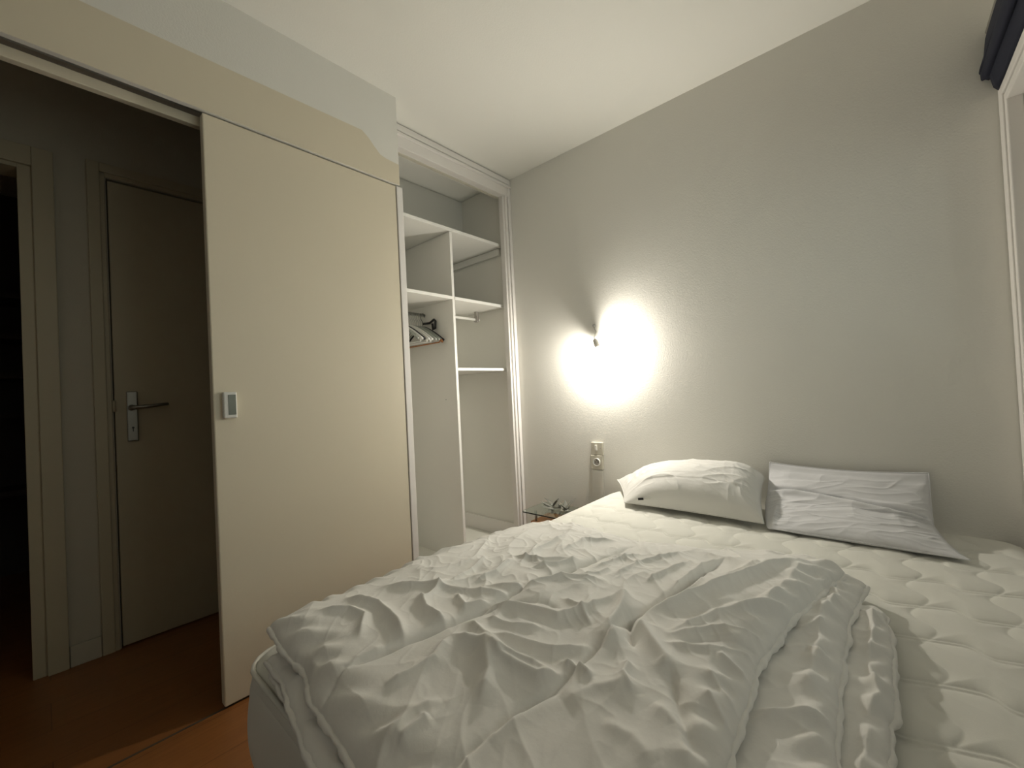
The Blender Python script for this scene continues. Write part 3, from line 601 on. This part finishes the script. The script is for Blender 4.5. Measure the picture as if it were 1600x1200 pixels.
T_ = layer(left=[(.335, 1.075, .520), (.50, 1.10, .505), (.75, 1.135, .490), (1.0, 1.140, .478), (1.2, 1.135, .472), (1.315, 1.10, .470)],
           right=[(.30, .175, .50), (.45, .172, .515), (.60, .177, .525), (.81, .188, .53), (1.03, .163, .53), (1.19, .133, .525), (1.385, .098, .51)],
           foot=[(.335, 1.075, .520), (.322, .957, .518), (.325, .855, .515), (.297, .759, .515), (.288, .641, .515), (.278, .56, .51), (.27, .40, .50), (.28, .25, .50), (.30, .175, .50)],
           head=[(1.315, 1.10, .470), (1.385, .89, .475), (1.350, .70, .48), (1.345, .60, .48), (1.363, .493, .483), (1.402, .381, .488), (1.440, .287, .492), (1.455, .204, .50), (1.385, .098, .51)],
           nu=620, nv=520, T=0.042, zbot=.47, seed=3.1, rough=0.50, cre=CREASES, wig=0.004,
           topfn=lambda X, Y: 0.012*np.sin(PI*np.clip((1.1-Y)/0.9, 0, 1))*np.clip((1.3-X)/0.8, 0, 1)+0.010*np.exp(-((X-0.75)**2+(Y-0.55)**2)/0.05))
M_ = layer(left=[(.31, 1.02, .480), (.7, 1.06, .47), (1.0, 1.05, .465), (1.25, 1.0, .462)],
           right=[(.255, .060, .49), (.55, .066, .495), (.73, .072, .497), (.87, .080, .497), (1.09, .080, .497), (1.22, .073, .495), (1.39, .058, .49)],
           foot=[(.31, 1.02, .475), (.305, .92, .478), (.288, .83, .478), (.262, .70, .478), (.255, .5, .478), (.250, .3, .48), (.25, .15, .485), (.255, .060, .49)],
           head=[(1.25, 1.0, .462), (1.31, .7, .47), (1.33, .4, .475), (1.40, .2, .48), (1.43, .12, .485), (1.39, .058, .49)],
           nu=420, nv=320, T=0.028, zbot=ZB, seed=8.7, rough=0.5, wprof=0.05, wig=0.007,
           cre=[([(1.30, .13), (1.22, .10), (1.10, .12)], 8, 12), ([(.72, .17), (.76, .12), (.78, .085)], 9, 9), ([(.93, .17), (.95, .13), (.93, .10)], 9, 11), ([(1.02, .15), (1.05, .11)], 7, 9), ([(.56, .17), (.575, .10)], 7, 9), ([(1.18, .13), (.98, .115), (.80, .12)], 6, 14)])
B_ = layer(left=[(.31, 1.0, .465), (.7, 1.0, .46), (1.0, .95, .458), (1.15, .9, .458)],
           right=[(.27, .008, .468), (.60, .012, .47), (.80, .016, .472), (1.04, .010, .472), (1.20, .010, .474), (1.275, .020, .474)],
           foot=[(.31, 1.0, .465), (.285, .8, .465), (.265, .5, .465), (.262, .2, .466), (.27, .008, .468)],
           head=[(1.15, .9, .458), (1.18, .6, .46), (1.22, .3, .462), (1.285, .09, .468), (1.305, .045, .472), (1.275, .020, .474)],
           nu=380, nv=280, T=0.020, zbot=ZB, seed=15.2, rough=0.35, wprof=0.035, wig=0.008,
           cre=[([(1.26, .045), (1.15, .040), (1.04, .048)], 9, 8), ([(1.02, .045), (.93, .03), (.86, .045)], 9, 8), ([(.84, .04), (.74, .048), (.6, .04)], 8, 8)])
dv = thing('duvet', 'white folded duvet lying crumpled across the foot of the mattress', 'duvet', (0.85, 0.6, 0.452))
Vs, Fs, off = [], [], 0
for Vx, Fx, _ in (T_, M_, B_): Vs.append(Vx); Fs.append(Fx+off); off += len(Vx)
under(np_mesh('cover', np.concatenate(Vs), np.concatenate(Fs), 'cotton'), dv)
for Lp, r in ((T_[2], 0.0060), (M_[2], 0.0055), (B_[2], 0.0055)):
    bm = bmesh.new(); P = Lp[::3]
    tube(bm, [p+Vector((0, 0, 0.001)) for p in P], [r*(1+0.25*math.sin(i*0.37)+0.15*math.sin(i*1.1)) for i in range(len(P))], 8, closed=True)
    under(obj('hem', bm, 'cotton', None, True), dv)

# ------------------------------------------------------------------ pillows
def pillow(name, label, lim, spine, T, mat, seed, pinch=0.03, exps=(0.45, 0.42), wrinkle=None, under_k=0.8, flare=None, lift=None, nu=300, nv=200):
    """spine = XZ poly-line from the front edge (on the mattress) to the back/top edge; lim = ((y0, y1) at the front, (y0, y1) at the back)."""
    sp = resample([(x, 0, z) for x, z in spine], nv); sx, sz = sp[:, 0], sp[:, 2]
    tx, tz = np.gradient(sx), np.gradient(sz); L = np.hypot(tx, tz); nx, nz = -tz/L, tx/L       # normal up and away from the wall
    U, V = np.meshgrid(np.linspace(-1, 1, nu), np.linspace(-1, 1, nv), indexing='ij')
    eu = np.where(U > 0, exps[0], exps[2] if len(exps) > 2 else exps[0])
    prof = np.clip((1-np.abs(U)**2.6), 0, 1)**eu*np.clip((1-np.abs(V)**2.2), 0, 1)**exps[1]
    q0 = (V+1)/2; q = q0; q = q if flare is None else np.clip(q/flare, 0, 1)**0.7; y0 = lim[0][0]*(1-q)+lim[1][0]*q; y1 = lim[0][1]*(1-q)+lim[1][1]*q
    Uc = U*(1-pinch*(1-V**2)*np.abs(U)**3*1.4); Y = (y0+y1)/2+(y1-y0)/2*Uc
    vv = np.clip(V*(1-pinch*2.0*(1-U**2)*np.abs(V)**3), -1, 1)
    t_ = (vv+1)/2*(nv-1); f = lambda a: np.interp(t_, np.arange(nv), a)
    bx_, bz_, nX, nZ = f(sx), f(sz), f(nx), f(nz)
    m_ = np.clip(np.minimum(1-np.abs(U), 1-np.abs(V))*8, 0, 1)
    surf = prof*T/2; W_ = wrinkle(U, V, seed)*m_
    A = surf+W_; B = -surf*under_k
    if lift is not None: bz_ = bz_+lift(U, q0)
    top = np.stack([bx_+nX*A, Y, bz_+nZ*A], -1); bot = np.stack([bx_+nX*B, Y, bz_+nZ*B], -1)
    top[..., 0] = np.minimum(top[..., 0], WX-0.004); bot[..., 0] = np.minimum(bot[..., 0], WX-0.003); bot[..., 2] = np.maximum(bot[..., 2], MT+0.006); top[..., 2] = np.maximum(top[..., 2], MT+0.008)
    n = nu*nv; idx = np.arange(n).reshape(nu, nv); a, b_, c, dd = idx[:-1, :-1], idx[:-1, 1:], idx[1:, 1:], idx[1:, :-1]
    F = np.r_[np.stack([a, b_, c, dd], -1).reshape(-1, 4), np.stack([a, dd, c, b_], -1).reshape(-1, 4)+n]
    root = thing(name, label, 'pillow', (float(sx.mean()), float(Y.mean()), MT))
    under(np_mesh('pillowcase', np.r_[top.reshape(-1, 3), bot.reshape(-1, 3)], F, mat), root)
    bm = bmesh.new(); bl = [(0, j) for j in range(0, nv, 3)]+[(i, nv-1) for i in range(1, nu, 3)]+[(nu-1, j) for j in range(nv-2, -1, -3)]+[(i, 0) for i in range(nu-2, 0, -3)]
    tube(bm, [Vector(top[i, j]) for i, j in bl], 0.0022, 6, closed=True)
    under(obj('seam', bm, mat, None, True), root)
    return root, top
def wr_left(U, V, s):
    du = 1-U                                                        # gathers at the left end
    g = 0.0034*np.sin(U*44+V*3+6*fbm(U*4+s, V*3, 2))*np.exp(-((V-0.1)/0.30)**2)*np.clip(U*1.2, 0, 1)+0.005*(sharp(U*3+V+s, V*2.5)-0.3)
    e = 0.006*(ridged(U*5+s, V*3.5-U*3, 2)-0.5)*np.clip((-U-0.2)*2, 0, 1)
    return g+e+0.009*fbm(U*1.8+s, V*2.2, 3)+0.002*(ridged(U*5+s, V*5, 2)-0.5)
def wr_right(U, V, s):
    k = V-0.42-0.16*(1-(U+1)/2)*-1.0-0.10*np.sin(U*2.2)             # long fold below the open end of the case
    fold = -0.018*np.exp(-(k/0.05)**2)+0.012*np.exp(-((k+0.13)/0.08)**2)
    e = 0.009*(ridged(U*1.3+s, V*2.4+0.8*U, 2)-0.55)+0.0025*(sharp(U*3+s, V*7+U*2)-0.3)
    c = 0.012*np.exp(-((U-0.80+0.15*V)/0.05)**2)*np.clip(0.5-V, 0, 1)
    return fold+e+c+0.010*fbm(U*2+s, V*2, 3)
p1, top1 = pillow('pillow', 'plump white pillow with small black tag, leaning on the wall at left', ((0.372, 0.955), (0.420, 1.150)),
             [(1.845, .476), (1.92, .482), (2.00, .492), (2.08, .500), (2.150, .505)], 0.270, 'pillow', 2.2, 0.03, (0.85, 0.40, 0.36), wr_left, 0.10,
             lift=lambda U, q: 0.085*q*np.clip((0.75-U)/1.5, 0, 1)**0.8)
p2, top2 = pillow('pillow', 'flatter grey white pillow bent up against the wall, on the right', ((-0.168, 0.355), (-0.108, 0.400)),
             [(1.835, .464), (1.92, .478), (2.0, .500), (2.07, .535), (2.125, .585), (2.155, .625), (2.165, .660)], 0.090, 'pillow2', 6.4, 0.012, (0.5, 0.55), wr_right, 0.8, 0.55)
# care tag sewn in the front-left edge of the plump pillow
dd_ = np.linalg.norm(top1-np.array([1.815, 0.870, 0.505]), axis=2); k = tuple(int(i) for i in np.unravel_index(np.argmin(dd_), dd_.shape)); c = Vector(top1[k]); a = (Vector(top1[k[0]+6, k[1]])-c).normalized(); b = (Vector(top1[k[0], k[1]+6])-c).normalized(); nn = a.cross(b).normalized()
if nn.z < 0: nn = -nn
def patch(c, a, b, nn, w_, h_, name, mat):
    bm = bmesh.new(); P = []
    for dz in (0.001, 0.0035):
        P.append([bm.verts.new(c+a*sx*w_/2+b*sy*h_/2+nn*dz) for sx, sy in ((-1, -1), (1, -1), (1, 1), (-1, 1))])
    bm.faces.new(P[0][::-1]); bm.faces.new(P[1])
    for i in range(4): bm.faces.new((P[0][i], P[0][(i+1) % 4], P[1][(i+1) % 4], P[1][i]))
    return obj(name, bm, mat)
o = under(patch(c+nn*0.004, a, b, nn, 0.026, 0.010, 'fabric_tag', 'black'), p1); o['label'] = 'small black tag'
o = under(patch(c-a*0.034+nn*0.005, a, b, nn, 0.030, 0.006, 'care_label', 'plastic'), p1); o['label'] = 'small white care label'
